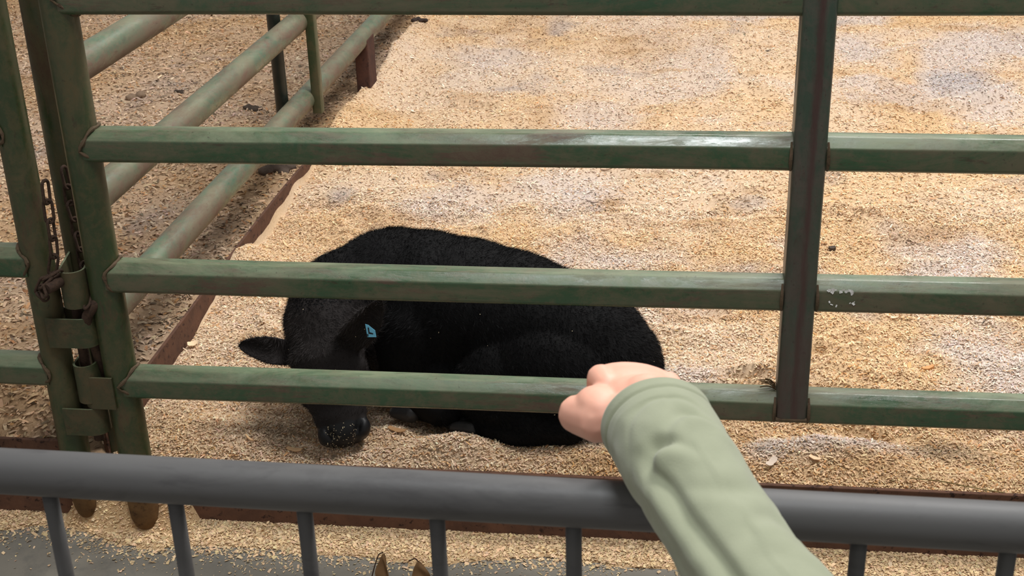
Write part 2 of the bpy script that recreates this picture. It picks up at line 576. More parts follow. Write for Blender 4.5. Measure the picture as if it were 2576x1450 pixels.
def shavings(name, x, y, z, L, Wd, colour, curl=.22, tilt=.32, rs=RS, nrm=None):
    n = len(x)
    yaw = rs.rand(n) * 2 * math.pi
    t = np.stack([np.cos(yaw), np.sin(yaw), rs.randn(n) * tilt], 1)
    t /= np.linalg.norm(t, axis=1)[:, None]
    s = np.cross(np.tile((0, 0, 1.), (n, 1)), t); s /= np.linalg.norm(s, axis=1)[:, None]
    roll = rs.randn(n) * tilt
    up = np.cross(t, s)
    s2 = s * np.cos(roll)[:, None] + up * np.sin(roll)[:, None]
    up2 = np.cross(t, s2)
    c = np.stack([x, y, z], 1)
    k = (rs.rand(n) * curl * 1.0 + .02)[:, None]
    hl = (L / 2)[:, None]; hw = (Wd / 2)[:, None]
    tp = rs.uniform(.3, 1, (n, 1))
    rows = []
    for a, b, d, w in ((-1, -1, 1, 1), (-1, 1, 1, 1), (0, -1, -.6, 1.1), (0, 1, -.6, 1.1), (1, -1, 1, tp), (1, 1, 1, tp)):
        rows.append(c + t * hl * a + s2 * hw * b * w - up2 * hl * k * d)
    V = np.stack(rows, 1).reshape(-1, 3)
    b = np.arange(n) * 6
    Q = np.concatenate([np.stack([b, b + 2, b + 3, b + 1], 1), np.stack([b + 2, b + 4, b + 5, b + 3], 1)])
    col = np.repeat(colour, 6, axis=0)
    return link(name, raw_mesh(name, V, Q, [M_CHIP], False, col))


def chip_colour(x, y, n, dark=.06):
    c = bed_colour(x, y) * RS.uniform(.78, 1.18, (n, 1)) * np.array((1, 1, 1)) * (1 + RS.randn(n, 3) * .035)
    br = RS.rand(n, 1)
    c = np.where(br < .16, c * np.array((.80, .62, .45)), c)
    c = np.where(br > .90, np.minimum(c * 1.18 + .05, .9), c)
    d = RS.rand(n, 1) < dark
    return np.clip(np.where(d, c * .28, c), .01, .92)


def scatter_pen(n, x0, x1, y0, y1, Lm, Ws, name, label, dark=.05, jit=.0035):
    x = RS.uniform(x0, x1, n)
    y = y0 + (y1 - y0) * RS.rand(n) ** 1.15
    # keep inside the camera's surroundings
    cx = -.13 * y
    keep = (np.abs(x - cx) < .44 * y + .2) | (RS.rand(n) < .42)
    x = x[keep]; y = y[keep]; n = len(x)
    z = ground_h(x, y) + RS.rand(n) * jit + .0008
    L = np.clip(Lm * np.exp(RS.randn(n) * .50), .002, .032)
    Wd = np.clip(L * RS.uniform(.16, .55, n), .0012, Ws)
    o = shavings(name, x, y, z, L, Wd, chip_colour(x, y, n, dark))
    return tag(o, label, 'shavings', kind='stuff')


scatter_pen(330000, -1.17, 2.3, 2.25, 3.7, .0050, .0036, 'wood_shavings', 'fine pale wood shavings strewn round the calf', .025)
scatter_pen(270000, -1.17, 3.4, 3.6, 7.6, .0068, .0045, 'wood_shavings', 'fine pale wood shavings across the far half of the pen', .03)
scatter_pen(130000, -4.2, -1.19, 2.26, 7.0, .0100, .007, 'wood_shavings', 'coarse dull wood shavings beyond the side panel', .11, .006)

n = 60000
x = RS.uniform(-2.2, 1.7, n); y = 2.24 - np.abs(RS.randn(n)) * .075
front = drift_front(x)
keep = (y > 1.7)
ragged = np.clip(.55 + 2.6 * fbm(x * 4 + 7, y * 4, 3, 2) + .35 * gauss(x, 0, -.55, 0, .4, 1), .03, 1)
keep &= (y > front) | (RS.rand(n) < ragged * np.exp(-(front - y) / .06))
x, y = x[keep], y[keep]; n = len(x)
z = np.maximum(drift_h(x, y), 0) + .001 + RS.rand(n) * .002
L = np.clip(.0042 * np.exp(RS.randn(n) * .5), .0015, .020)
c = np.array((.78, .56, .33)) * RS.uniform(.65, 1.25, (n, 1)) * (1 + RS.randn(n, 3) * .04)
tag(shavings('wood_shavings', x, y, z, L, np.clip(L * RS.uniform(.25, .7, n), .0012, .006), np.clip(c, .02, .9), .2, .3),
    'sparse sawdust crumbs scattered on the concrete by the barrier', 'shavings', kind='stuff')

# ------------------------------------------------------------------ rusty base plates
plate_p = bevel_box('base_plate', (1.60, 2.240, .078), (5.20, .010, .156), M_RUST, None, .002)
tag(plate_p, 'long rusty steel base plate under the main green panel', 'plate')
plate_l = bevel_box('base_plate', (-2.15, 2.240, .096), (1.80, .010, .192), M_RUST, None, .002)
tag(plate_l, 'rusty steel base plate under the cropped panel at far left', 'plate')


def side_plate():
    ys_ = np.linspace(2.262, 7.4, 120)
    x_ = SX + .004 * np.sin(ys_ * 3.1) + .006 * fbm(ys_ * 1.3, ys_ * 0, 1, 2)
    V = []; 
    for xx, yy in zip(x_, ys_):
        top = .228 + .006 * math.sin(yy * 2.3)
        V += [(xx - .004, yy, .06), (xx + .004, yy, .06), (xx + .004, yy, top), (xx - .004, yy, top)]
    q = []
    for k in range(len(ys_) - 1):
        a = 4 * k
        for j in range(4):
            q.append((a + j, a + (j + 1) % 4, a + 4 + (j + 1) % 4, a + 4 + j))
    q += [(3, 2, 1, 0), (4 * 119, 4 * 119 + 1, 4 * 119 + 2, 4 * 119 + 3)]
    return link('base_plate', raw_mesh('base_plate', np.array(V), np.array(q), [M_RUST], False))


tag(side_plate(), 'rusty base plate half buried in shavings below the side panel', 'plate')

# ------------------------------------------------------------------ main green panel
OCT = rail_profile()
RZ = (1.136, .864, .596, .363)
RR = .0300
BX = -1.088


def weld_ring(parent, x, z, Y=FY, s=1.0, axis='x'):
    n = 26
    a = np.arange(n) * 2 * math.pi / n
    r = .0335 * s * (1 + .06 * np.sin(a * 5 + z * 40) + .04 * np.sin(a * 9))
    # fish-mouth seam: wraps back round the round post at front and rear
    offx = .012 * np.abs(np.cos(a)) - .010
    P = np.stack([x + np.sign(s) * (offx + .004), Y - r * np.cos(a), z + r * np.sin(a)], 1)
    return bar('weld_bead', P, .0052, M_WELD, parent, circle(7), True)


panel = thing('corral_panel', 'long green pipe panel in front of the calf with four rails', 'fence panel', (BX, FY, 0))
rail_objs = []
for z in RZ:
    xsr = np.linspace(BX + .012, 4.2, 80)
    P = np.stack([xsr, np.full(80, FY), z + .0012 * np.sin(xsr * 3 + z * 9)], 1)
    ro = bar('rail', P, RR, M_RAIL, panel, OCT, up=(0, 0, 1))
    rail_objs.append(ro)
    wx = BX + .030
    n = 28
    a = np.arange(n) * 2 * math.pi / n
    r = .0330 * (1 + .05 * np.sin(a * 5 + z * 40))
    yy = r * np.cos(a)
    P = np.stack([BX + np.sqrt(np.maximum(.0345 ** 2 - yy ** 2, 0.00002)) + .001, FY - yy, z + r * np.sin(a)], 1)
    bar('weld_bead', P, .0034 + .0010 * np.sin(a * 7), M_WELD, ro, circle(7), True)
zz = np.concatenate([np.linspace(1.30, .11, 22)])
P = np.stack([np.full(len(zz), BX), np.full(len(zz), FY), zz], 1)
bar('post', P, .0325, M_POST, panel, circle(28), up=(0, -1, 0))
zf = np.array([.118, .09, .06, .035, .018, .008, .003]); rf = np.array([.0322, .0322, .031, .029, .024, .016, .006])
bar('post_foot', np.stack([np.full(7, BX), np.full(7, FY), zf], 1), rf, M_FOOT, panel, circle(24), up=(0, -1, 0))
# upright stay, welded over the rails
UX = .237
up_prof = round_rect(.0285, .0325, .010, 4)
zz = np.linspace(1.25, .348, 24)
upo = bar('upright', np.stack([np.full(24, UX), np.full(24, FY - .006), zz], 1), 1.0, M_UP, panel, up_prof, up=(1, 0, 0))
for z in RZ[1:]:
    for s in (-1, 1):
        P = [(UX + s * .031, FY - .030, z - .026), (UX + s * .032, FY - .033, z - .012), (UX + s * .0315, FY - .033, z + .008), (UX + s * .031, FY - .024, z + .024)]
        bar('weld_bead', np.array(P), np.array([.002, .0036, .003, .002]), M_WELD, upo, circle(6))
bevel_box('end_cap', (UX, FY - .008, .346), (.058, .066, .006), M_WELD, upo, .002)


def u_strap(name, root, direc, length, half, z0, z1, mat, parent, th=.0042, droop=0.0):
    """bent flat strap: leaves the post, turns round a half circle, returns"""
    d = Vector(direc).normalized(); s = Vector((-d.y, d.x, 0))
    path = []
    for t in np.linspace(0, 1, 5):
        path.append((t * (length - half), -half))
    for k in range(1, 10):
        a = -math.pi / 2 + math.pi * k / 10
        path.append((length - half + half * math.cos(a), half * math.sin(a)))
    for t in np.linspace(1, 0, 5):
        path.append((t * (length - half), half))
    path = np.array(path)
    tang = np.gradient(path, axis=0); tang /= np.linalg.norm(tang, axis=1)[:, None]
    nor = np.stack([tang[:, 1], -tang[:, 0]], 1)
    V = []
    for p, q in zip(path, nor):
        for off in (0, th):
            w = Vector(root) + d * float(p[0] + q[0] * off) + s * float(p[1] + q[1] * off)
            dz = -droop * p[0]
            V.append((w.x, w.y, z0 + dz)); V.append((w.x, w.y, z1 + dz))
    n = len(path); q = []
    for k in range(n - 1):
        a = 4 * k; b = a + 4
        q += [(a, a + 1, b + 1, b), (a + 2, b + 2, b + 3, a + 3), (a + 1, a + 3, b + 3, b + 1), (a, b, b + 2, a + 2)]
    q += [(0, 2, 3, 1), (4 * n - 4, 4 * n - 3, 4 * n - 1, 4 * n - 2)]
    me = raw_mesh(name, np.array(V), np.array(q), [mat], True)
    try:
        me.set_sharp_from_angle(angle=math.radians(40))
    except Exception:
        pass
    return link(name, me, parent)


u_strap('hinge_strap', (BX - .005, FY - .012, 0), (-1, .0, 0), .066, .021, .313, .384, M_CLIP, panel)
# white flecks on the third rail right of the upright
fv = []; fq = []
for k in range(36):
    px = 2084 + RS.rand() * 64; py = (727 + RS.rand() * 10 + (px - 2084) * .08) if k < 30 else 745 + RS.rand() * 32
    c = ony(px, py, FY - RR - .0006)
    a = RS.rand() * 3; l = .0012 + .0026 * RS.rand(); w = .0008 + .0012 * RS.rand()
    b = len(fv)
    for s, t in ((-1, -1), (1, -1), (1, 1), (-1, 1)):
        fv.append((c.x + s * l * math.cos(a) - t * w * math.sin(a), c.y - (.0006 if t > 0 else 0), c.z + s * l * math.sin(a) + t * w * math.cos(a)))
    fq.append((b, b + 1, b + 2, b + 3))
M_WHITE = plain('white_fleck', (.75, .74, .72, 1), .8)
o = link('white_flecks', raw_mesh('white_flecks', np.array(fv), np.array(fq), [M_WHITE], False), rail_objs[2])
o['kind'] = 'stuff'; o['label'] = 'dried white flecks stuck on the rail'

# ------------------------------------------------------------------ left panel (cropped)
AX = -1.218
lp = thing('corral_panel', 'cropped green pipe panel at the left edge holding the chained post', 'fence panel', (AX, FY, 0))
for z in (.888, .623, .385):
    P = lin((AX - .012, FY, z), (-3.2, FY + .02, z), 24)
    ro = bar('rail', P, RR, M_RAIL, lp, OCT)
    a = np.arange(28) * 2 * math.pi / 28
    r = .0330 * (1 + .05 * np.sin(a * 5 + z * 40)); yy = r * np.cos(a)
    P = np.stack([AX - np.sqrt(np.maximum(.032 ** 2 - yy ** 2, .00002)) - .001, FY - yy, z + r * np.sin(a)], 1)
    bar('weld_bead', P, .0034 + .0010 * np.sin(a * 7), M_WELD, ro, circle(7), True)
bar('rail', lin((AX - .012, FY, 1.15), (-3.2, FY + .02, 1.15), 24), RR, M_RAIL, lp, OCT)
zz = np.linspace(1.30, .14, 20)
bar('post', np.stack([np.full(20, AX), np.full(20, FY), zz], 1), .0300, M_POST, lp, circle(28), up=(0, -1, 0))
zf = np.array([.145, .11, .08, .055, .04, .03, .025]); rf = np.array([.0298, .028, .025, .022, .018, .012, .005])
bar('post_foot', np.stack([np.full(7, AX), np.full(7, FY), zf], 1), rf, M_FOOT, lp, circle(24), up=(0, -1, 0))
u_strap('hinge_strap', (AX + .010, FY - .010, 0), (1, 0, 0), .090, .024, .450, .513, M_CLIP, lp)
u_strap('hinge_strap', (AX + .010, FY - .010, 0), (1, 0, 0), .078, .024, .250, .311, M_CLIP, lp)

# ------------------------------------------------------------------ side panel
CY = 2.305
CX = -1.176
sp = thing('corral_panel', 'worn green side panel running back along the left of the pen', 'fence panel', (CX, CY, 0))
zz = np.linspace(1.30, .10, 20)
bar('post', np.stack([np.full(20, CX), np.full(20, CY), zz], 1), .0335, M_POST, sp, circle(24), up=(0, -1, 0))
SZ = (.949, .677, .424)
for z in SZ:
    P = lin((SX, CY + .01, z), (SX, 7.4, z + .006), 70)
    bar('rail', P, .0345, M_SIDE, sp, circle(26))
bar('rail', lin((SX, CY + .01, 1.225), (SX, 7.4, 1.225), 30), .0345, M_SIDE, sp, circle(26))
P = np.stack([np.full(14, SX + .040), np.full(14, 3.99), np.linspace(1.25, .382, 14)], 1)
bar('stay', P, 1.0, M_POST, sp, round_rect(.020, .015, .004, 2), up=(0, 1, 0))
P = np.stack([np.full(14, SX - .052), np.full(14, 3.90), np.linspace(1.25, .395, 14)], 1)
bar('stay', P, .021, M_DARKTUBE, sp, circle(16), up=(0, 1, 0))
bevel_box('foot_block', (SX + .010, 4.80, .315), (.052, .120, .235), M_BLOCK, sp, .004)
u_strap('hinge_strap', (CX + .012, CY - .024, 0), (.20, -1, 0), .112, .022, .535, .612, M_CLIP, sp)
u_strap('hinge_strap', (CX + .016, CY - .024, 0), (.08, -1, 0), .112, .019, .325, .408, M_CLIP, sp)

# ------------------------------------------------------------------ pins and chains
def smooth_path(pts, n=40):
    pts = np.array(pts, float)
    t = np.linspace(0, len(pts) - 1, n)
    k = np.clip(t.astype(int), 0, len(pts) - 2); f = (t - k)[:, None]
    p0 = pts[np.maximum(k - 1, 0)]; p1 = pts[k]; p2 = pts[k + 1]; p3 = pts[np.minimum(k + 2, len(pts) - 1)]
    return .5 * ((2 * p1) + (-p0 + p2) * f + (2 * p0 - 5 * p1 + 4 * p2 - p3) * f * f + (-p0 + 3 * p1 - 3 * p2 + p3) * f ** 3)


pin1_pts = [ony(118, 728, 2.135), ony(140, 716, 2.155), ony(160, 704, 2.185), ony(172, 712, 2.20)]
pin1_pts = [tuple(p) for p in pin1_pts] + [(-1.158, 2.206, .545), (-1.160, 2.206, .46), (-1.160, 2.206, .34), (-1.160, 2.206, .22)]
p = bar('hinge_pin', smooth_path(pin1_pts, 50), .0105, M_CHAIN, None, circle(14))
tag(p, 'rusty bent hinge pin through the straps of the left post', 'pin')
pin2_pts = [tuple(ony(250, 758, 2.185)), tuple(ony(236, 772, 2.180)), tuple(ony(219, 800, 2.180)), tuple(ony(228, 838, 2.19)), tuple(ony(246, 890, 2.20)), tuple(ony(262, 938, 2.215)), tuple(ony(272, 985, 2.225))]
p = bar('hinge_pin', smooth_path(pin2_pts, 44), .0105, M_CHAIN, None, circle(14))
tag(p, 'long bent flat-sided pin leaning against the main panel post', 'pin')


def link_mesh(L, Wd, r):
    pts = []
    h = L / 2 - Wd / 2
    for k in range(9):
        a = math.pi * k / 8
        pts.append((Wd / 2 * math.cos(a), 0, h + Wd / 2 * math.sin(a)))
    for k in range(9):
        a = math.pi + math.pi * k / 8
        pts.append((Wd / 2 * math.cos(a), 0, -h + Wd / 2 * math.sin(a)))
    V, q = sweep(np.array(pts), r, circle(8), True, up=(0, 1, 0))
    return raw_mesh('chain_link', V, q, [M_CHAIN])


def chain(label, pts, L, Wd, r, twist):
    pts = [Vector(p) for p in pts]
    root = thing('chain', label, 'chain', pts[0])
    me = link_mesh(L, Wd, r)
    for k in range(len(pts) - 1):
        a, b = pts[k], pts[k + 1]
        d = (b - a)
        q = d.to_track_quat('Z', 'Y')
        o = bpy.data.objects.new('link', me); COL.objects.link(o); o.parent = root
        R_ = q.to_matrix() @ Matrix.Rotation(twist[k % len(twist)], 3, 'Z')
        o.matrix_local = Matrix.Translation((a + b) / 2 - pts[0]) @ R_.to_4x4() @ Matrix.Diagonal((1, 1, (d.length + 2.6 * r) / L, 1))
    return root


c1 = [(113, 459), (119, 508), (126, 556), (133, 600), (137, 645), (131, 688)]
chain('rusty chain hanging straight down from the left post to the bent pin', [ony(x_, y_, 2.178) for x_, y_ in c1] + [ony(112, 702, 2.150), ony(98, 735, 2.15), ony(116, 752, 2.150)],
      .040, .0155, .0030, [.35, 1.0, .25, .5, 1.5, .4, .9, .2])
chain('loose rusty chain end looped over the bent pin', [ony(152, 684, 2.17), ony(128, 700, 2.155), ony(104, 722, 2.14), ony(112, 745, 2.13)], .036, .0155, .0030, [.9, .3, 1.2])
c2 = [(160, 424), (171, 470), (176, 512), (189, 552), (193, 590), (204, 628), (209, 664), (219, 700), (222, 726)]
chain('dark rusty chain hanging against the side panel post', [ony(x_, y_, 2.262) for x_, y_ in c2[:-1]] + [ony(226, 735, 2.215), ony(218, 772, 2.17)],
      .040, .0155, .0030, [.3, 1.3, .5, 1.2, .2, 1.4, .5, 1.1, .6])

# ------------------------------------------------------------------ grey crowd barrier
br = thing('crowd_barrier', 'grey steel crowd barrier with round top rail nearest the viewer', 'barrier', (-.15, .89, 0))
BZ = 1.0


def by(x):
    return .889 - .02 * x


P = np.stack([np.linspace(-1.0, .9, 50), by(np.linspace(-1.0, .9, 50)), np.full(50, BZ)], 1)
bar('top_rail', P, .0200, M_GREY, br, circle(36))
bar('bottom_rail', np.stack([np.linspace(-1.0, .9, 4), by(np.linspace(-1.0, .9, 4)), np.full(4, .16)], 1), .0160, M_GREY, br, circle(16))
for k in range(-4, 13):
    x_ = -.528 + .1141 * k
    if x_ > .88: continue
    V, q = sweep(lin((x_, by(x_), BZ - .008), (x_, by(x_), .16), 6), .0068, circle(16), up=(0, -1, 0))
    b_ = link('bar', raw_mesh('bar', V, q, [M_GREY]), br)
    a = np.arange(14) * 2 * math.pi / 14
    bar('weld_bead', np.stack([x_ + .0078 * np.cos(a), by(x_) + .0078 * np.sin(a), np.full(14, BZ - .0195) + .0035 * np.abs(np.sin(a))], 1), .0022, M_GREY, b_, circle(6), True)
for x_ in (-.98, .88):
    bar('frame_post', lin((x_, by(x_), BZ), (x_, by(x_), .0), 6), .019, M_GREY, br, circle(18), up=(0, -1, 0))


# ------------------------------------------------------------------ blended bodies
def evaluated(bm, name, voxel, smooth_it, mats, fac=.5):
    me = bpy.data.meshes.new(name); bm.to_mesh(me); bm.free()
    o = bpy.data.objects.new(name + '_tmp', me); COL.objects.link(o)
    r = o.modifiers.new('r', 'REMESH'); r.mode = 'VOXEL'; r.voxel_size = voxel
    s = o.modifiers.new('s', 'SMOOTH'); s.factor = fac; s.iterations = smooth_it
    dg = bpy.context.evaluated_depsgraph_get()
    out = bpy.data.meshes.new_from_object(o.evaluated_get(dg))
    out.name = name
    bpy.data.objects.remove(o)
    out.materials.clear()
    for mt in mats: out.materials.append(mt)
    out.polygons.foreach_set('use_smooth', np.ones(len(out.polygons), bool))
    return out


def ball(bm, c, r, rot=None, sub=3):
    if np.isscalar(r): r = (r, r, r)
    M = Matrix.Translation(c) @ (rot.to_4x4() if rot is not None else Matrix.Identity(4)) @ Matrix.Diagonal((r[0], r[1], r[2], 1))
    bmesh.ops.create_icosphere(bm, subdivisions=sub, radius=1, matrix=M)


def limb(bm, pts, rad, step=.35, flat=None, sub=2):
    for k in range(len(pts) - 1):
        a, b = Vector(pts[k]), Vector(pts[k + 1]); ra, rb = rad[k], rad[k + 1]
        n = max(2, int((b - a).length / (step * min(ra, rb))) + 1)
        for j in range(n + 1):
            t = j / n
            ball(bm, a.lerp(b, t), ra + (rb - ra) * t, None, sub)


def aim(d, up=(0, 0, 1)):
    """rotation whose X axis is d and whose Z is near up"""
    x_ = Vector(d).normalized(); y_ = Vector(up).cross(x_).normalized(); z_ = x_.cross(y_)
    return Matrix((x_, y_, z_)).transposed()


# ------------------------------------------------------------------ calf
M_FUR = plain('black_calf_coat', (.0045, .0043, .0046, 1), .75, .12)
M_NOSE = plain('black_wet_muzzle', (.008, .008, .009, 1), .5, .3, 90)
M_FACE = plain('brownish_black_face', (.020, .017, .0165, 1), .75, .12)
M_HAIR = plain('black_calf_hair', (.0050, .0048, .0052, 1), .6, .14)
M_HAIR2 = plain('brownish_black_face_hair', (.040, .034, .033, 1), .65, .2)
calf = thing('calf', 'black calf lying curled on the shavings with its muzzle down', 'calf', (-.42, 2.5, .165))
bm = bmesh.new()
# trunk: shoulder, chest, barrel, loin, rump along a spine that comes forward to the right
axis = Vector((.52, -.10, -.05))
ball(bm, (-.605, 2.625, .345), (.180, .165, .178), aim(axis), 4)
ball(bm, (-.540, 2.615, .344), (.200, .165, .178), aim(axis), 4)
ball(bm, (-.450, 2.600, .338), (.215, .165, .174), aim(axis), 4)
ball(bm, (-.360, 2.582, .328), (.215, .162, .168), aim(axis), 4)
ball(bm, (-.270, 2.556, .310), (.195, .158, .158), aim(axis), 4)
ball(bm, (-.195, 2.530, .292), (.170, .150, .146), aim(axis), 4)
ball(bm, (-.130, 2.500, .270), (.125, .130, .125), aim(axis), 4)
ball(bm, (-.085, 2.470, .240), (.080, .100, .090), None, 3)
# belly resting on the bed
ball(bm, (-.400, 2.520, .235), (.260, .130, .085), aim(axis), 3)
# near thigh, stifle and folded hind leg
ball(bm, (-.235, 2.430, .270), (.155, .090, .120), aim((1, -.05, -.15)), 4)
ball(bm, (-.365, 2.425, .265), (.085, .070, .095), aim((1, 0, -.5)), 3)
limb(bm, [(-.385, 2.410, .235), (-.280, 2.370, .205), (-.205, 2.362, .195)], [.060, .052, .042])
limb(bm, [(-.205, 2.362, .200), (-.320, 2.350, .185), (-.395, 2.375, .180)], [.042, .030, .027])
# shoulder and folded foreleg with the knee toward the viewer
ball(bm, (-.560, 2.500, .300), (.095, .080, .125), None, 3)
limb(bm, [(-.560, 2.470, .235), (-.490, 2.408, .205), (-.462, 2.402, .200)], [.055, .036, .032])
limb(bm, [(-.480, 2.405, .196), (-.520, 2.425, .188), (-.548, 2.435, .185)], [.031, .024, .024])
# neck bending left and round to the front
limb(bm, [(-.640, 2.620, .360), (-.715, 2.570, .368), (-.738, 2.515, .362), (-.738, 2.455, .352)], [.150, .125, .102, .080])
# head: poll, brow, cheeks, bridge, muzzle
poll = Vector((-.728, 2.415, .368)); nose = Vector((-.667, 2.308, .190))
hd = (nose - poll).normalized()
side = Vector((0.93, .36, 0.08)).normalized()
side = (side - hd * side.dot(hd)).normalized()
face = side.cross(hd).normalized()
if face.y > 0: face = -face
HM = Matrix((side, hd, face)).transposed()


def hp(s, l, f_):
    return poll + side * s + hd * l + face * f_


ball(bm, hp(0, .008, -.012), (.068, .056, .052), HM)
ball(bm, hp(0, .050, -.002), (.080, .066, .055), HM)
ball(bm, hp(0, .098, .000), (.076, .064, .052), HM)
for s in (-1, 1):
    ball(bm, hp(s * .046, .090, -.024), (.037, .060, .044), HM)
    ball(bm, hp(s * .058, .080, .020), (.021, .025, .019), HM, 2)
ball(bm, hp(0, .135, .004), (.065, .058, .046), HM)
ball(bm, hp(0, .172, .004), (.057, .050, .043), HM)
ball(bm, hp(0, .203, .002), (.055, .038, .041), HM)
ball(bm, hp(0, .216, -.004), (.057, .026, .036), HM)
for s in (-1, 1):
    ball(bm, hp(s * .034, .208, .018), (.024, .026, .021), HM, 2)
ball(bm, hp(0, .130, -.042), (.050, .085, .032), HM)


def ear(bm, base, tip, wide, nrm, cup=.012, th=.0058):
    base, tip, nrm = Vector(base), Vector(tip), Vector(nrm).normalized()
    d = tip - base; L = d.length; d.normalize()
    s = d.cross(nrm).normalized(); nn = s.cross(d).normalized()
    if nn.dot(nrm) < 0: nn = -nn
    nu, nv = 15, 9
    top = []; bot = []
    for a in range(nu):
        u = a / (nu - 1)
        w = wide * (math.sin(math.pi * min(1, .16 + u * .84)) ** .62) * (1 - .18 * u) + .003
        rt, rb = [], []
        for b in range(nv):
            v = b / (nv - 1) * 2 - 1
            c = cup * (v * v) * min(1, u * 2 + .3) - cup * .5 + .010 * math.sin(u * math.pi * .9)
            p = base + d * (L * u) + s * (w * v) + nn * c
            rt.append(bm.verts.new(p + nn * th)); rb.append(bm.verts.new(p - nn * th))
        top.append(rt); bot.append(rb)
    for a in range(nu - 1):
        for b in range(nv - 1):
            bm.faces.new((top[a][b], top[a + 1][b], top[a + 1][b + 1], top[a][b + 1]))
            bm.faces.new((bot[a][b], bot[a][b + 1], bot[a + 1][b + 1], bot[a + 1][b]))
    rim_t = top[0] + [top[a][-1] for a in range(1, nu)] + top[-1][-2::-1] + [top[a][0] for a in range(nu - 2, 0, -1)]
    rim_b = bot[0] + [bot[a][-1] for a in range(1, nu)] + bot[-1][-2::-1] + [bot[a][0] for a in range(nu - 2, 0, -1)]
    n = len(rim_t)
    for k in range(n):
        bm.faces.new((rim_t[k], rim_t[(k + 1) % n], rim_b[(k + 1) % n], rim_b[k]))


eL0 = ony(742, 893, 2.405); eL1 = ony(597, 868, 2.375)
eR0 = ony(872, 872, 2.385); eR1 = ony(962, 748, 2.345)
ear(bm, eL0, eL1, .029, (.1, -.75, .45), .014)
ear(bm, eR0, eR1, .036, (.30, -.90, .15), .016)
bmesh.ops.recalc_face_normals(bm, faces=bm.faces[:])
body = evaluated(bm, 'calf_body', .0045, 10, [M_FUR, M_NOSE, M_FACE])
nv = len(body.vertices)
C_ = np.zeros(nv * 3, np.float32); body.vertices.foreach_get('co', C_); C_ = C_.reshape(-1, 3)
N_ = np.zeros(nv * 3, np.float32); body.vertices.foreach_get('normal', N_); N_ = N_.reshape(-1, 3)
# carve nostrils and mouth crease, soften coat with low relief
rel = C_ - np.array(poll)
ls = rel @ np.array(side); ll = rel @ np.array(hd); lf_ = rel @ np.array(face)
dep = np.zeros(nv)
for s in (-1, 1):
    q_ = ((ls - s * (.030 - (ll - .210) * .35)) / .0065) ** 2 + ((ll - .212) / .018) ** 2
    dep += .013 * np.exp(-q_) * (lf_ > 0)
near_head = (ll > .15) & (np.abs(ls) < .09)
C_[near_head] -= N_[near_head] * dep[near_head][:, None]
fold = .0035 * fbm(C_[:, 0] * 18 + C_[:, 2] * 9, C_[:, 1] * 18, 2, 3)
C_ += N_ * np.where(ll > .14, 0, fold)[:, None].astype(np.float32)
body.vertices.foreach_set('co', C_.ravel()); body.update()
npoly = len(body.polygons)
ctr = np.zeros(npoly * 3, np.float32); body.polygons.foreach_get('center', ctr); ctr = ctr.reshape(-1, 3)
pr = ctr - np.array(poll)
mi = ((pr @ np.array(hd) > .192) & (np.abs(pr @ np.array(side)) < .075) & (pr @ np.array(face) > -.02) & (np.linalg.norm(pr, axis=1) < .30)).astype(np.int32)


def face_mask(p):
    q = p - np.array(poll)
    a_, b_, c_ = q @ np.array(side), q @ np.array(hd), q @ np.array(face)
    m_ = (b_ > -.050 - .07 * RS.rand(len(p)) ** 1.5) & (b_ < .26) & (np.abs(a_) < .105) & (c_ > -.055 - .05 * RS.rand(len(p)))
    for e0, e1 in ((eL0, eL1), (eR0, eR1)):
        e0, e1 = np.array(e0), np.array(e1); d_ = e1 - e0
        t_ = np.clip((p - e0) @ d_ / (d_ @ d_), .1, 1.1)
        m_ |= np.linalg.norm(p - e0 - t_[:, None] * d_, axis=1) < .043
    return m_


fm = face_mask(ctr.astype(float)) & (mi == 0)
body.polygons.foreach_set('material_index', np.where(fm, 2, mi).astype(np.int32))
body_o = link('body', body, calf)

# coat hair
body.calc_loop_triangles()
nt_ = len(body.loop_triangles)
tri = np.zeros(nt_ * 3, np.int32); body.loop_triangles.foreach_get('vertices', tri); tri = tri.reshape(-1, 3)
A, B, D = C_[tri[:, 0]], C_[tri[:, 1]], C_[tri[:, 2]]
cr = np.cross(B - A, D - A); ar = np.linalg.norm(cr, axis=1); fn = cr / (ar[:, None] + 1e-12)
wgt = ar.copy(); mid = (A + B + D) / 3
wgt[mid[:, 2] < .15] = 0
pm = mid - np.array(poll)
wgt[(pm @ np.array(hd) > .185) & (np.linalg.norm(pm, axis=1) < .30)] = 0
NH = 130000
pick = RS.choice(nt_, NH, p=wgt / wgt.sum())
r1 = np.sqrt(RS.rand(NH, 1)); r2 = RS.rand(NH, 1)
root = A[pick] * (1 - r1) + B[pick] * r1 * (1 - r2) + D[pick] * r1 * r2
nn = fn[pick]
flow = np.tile(np.array((.75, -.15, -.55)), (NH, 1))
pm = root - np.array(poll)
hl_ = pm @ np.array(hd)
head_m = (hl_ > -.03) & (np.linalg.norm(pm, axis=1) < .26) & (root[:, 1] < 2.47)
flow[head_m] = -np.array(hd) * np.where(hl_[head_m] > .05, 1, -.2)[:, None] + np.array((0, 0, .15))
sw = fbm(root[:, 0] * 16 + root[:, 2] * 8, root[:, 1] * 16, 5, 2)
flow[:, 2] += sw * 1.8; flow[:, 0] += fbm(root[:, 0] * 14 + 5, root[:, 2] * 14, 3, 2) * 1.5
flow -= nn * np.sum(flow * nn, 1)[:, None]
flow /= np.linalg.norm(flow, axis=1)[:, None] + 1e-9
hd_ = nn * .55 + flow * .85 + RS.randn(NH, 3) * .22
hd_ /= np.linalg.norm(hd_, axis=1)[:, None]
ln = (RS.uniform(.007, .0145, NH))[:, None]
ln[head_m] *= .62
tuft = head_m & (hl_ < .045)
ln[tuft] *= 1.9
wv = np.cross(hd_, RS.randn(NH, 3)); wv /= np.linalg.norm(wv, axis=1)[:, None]
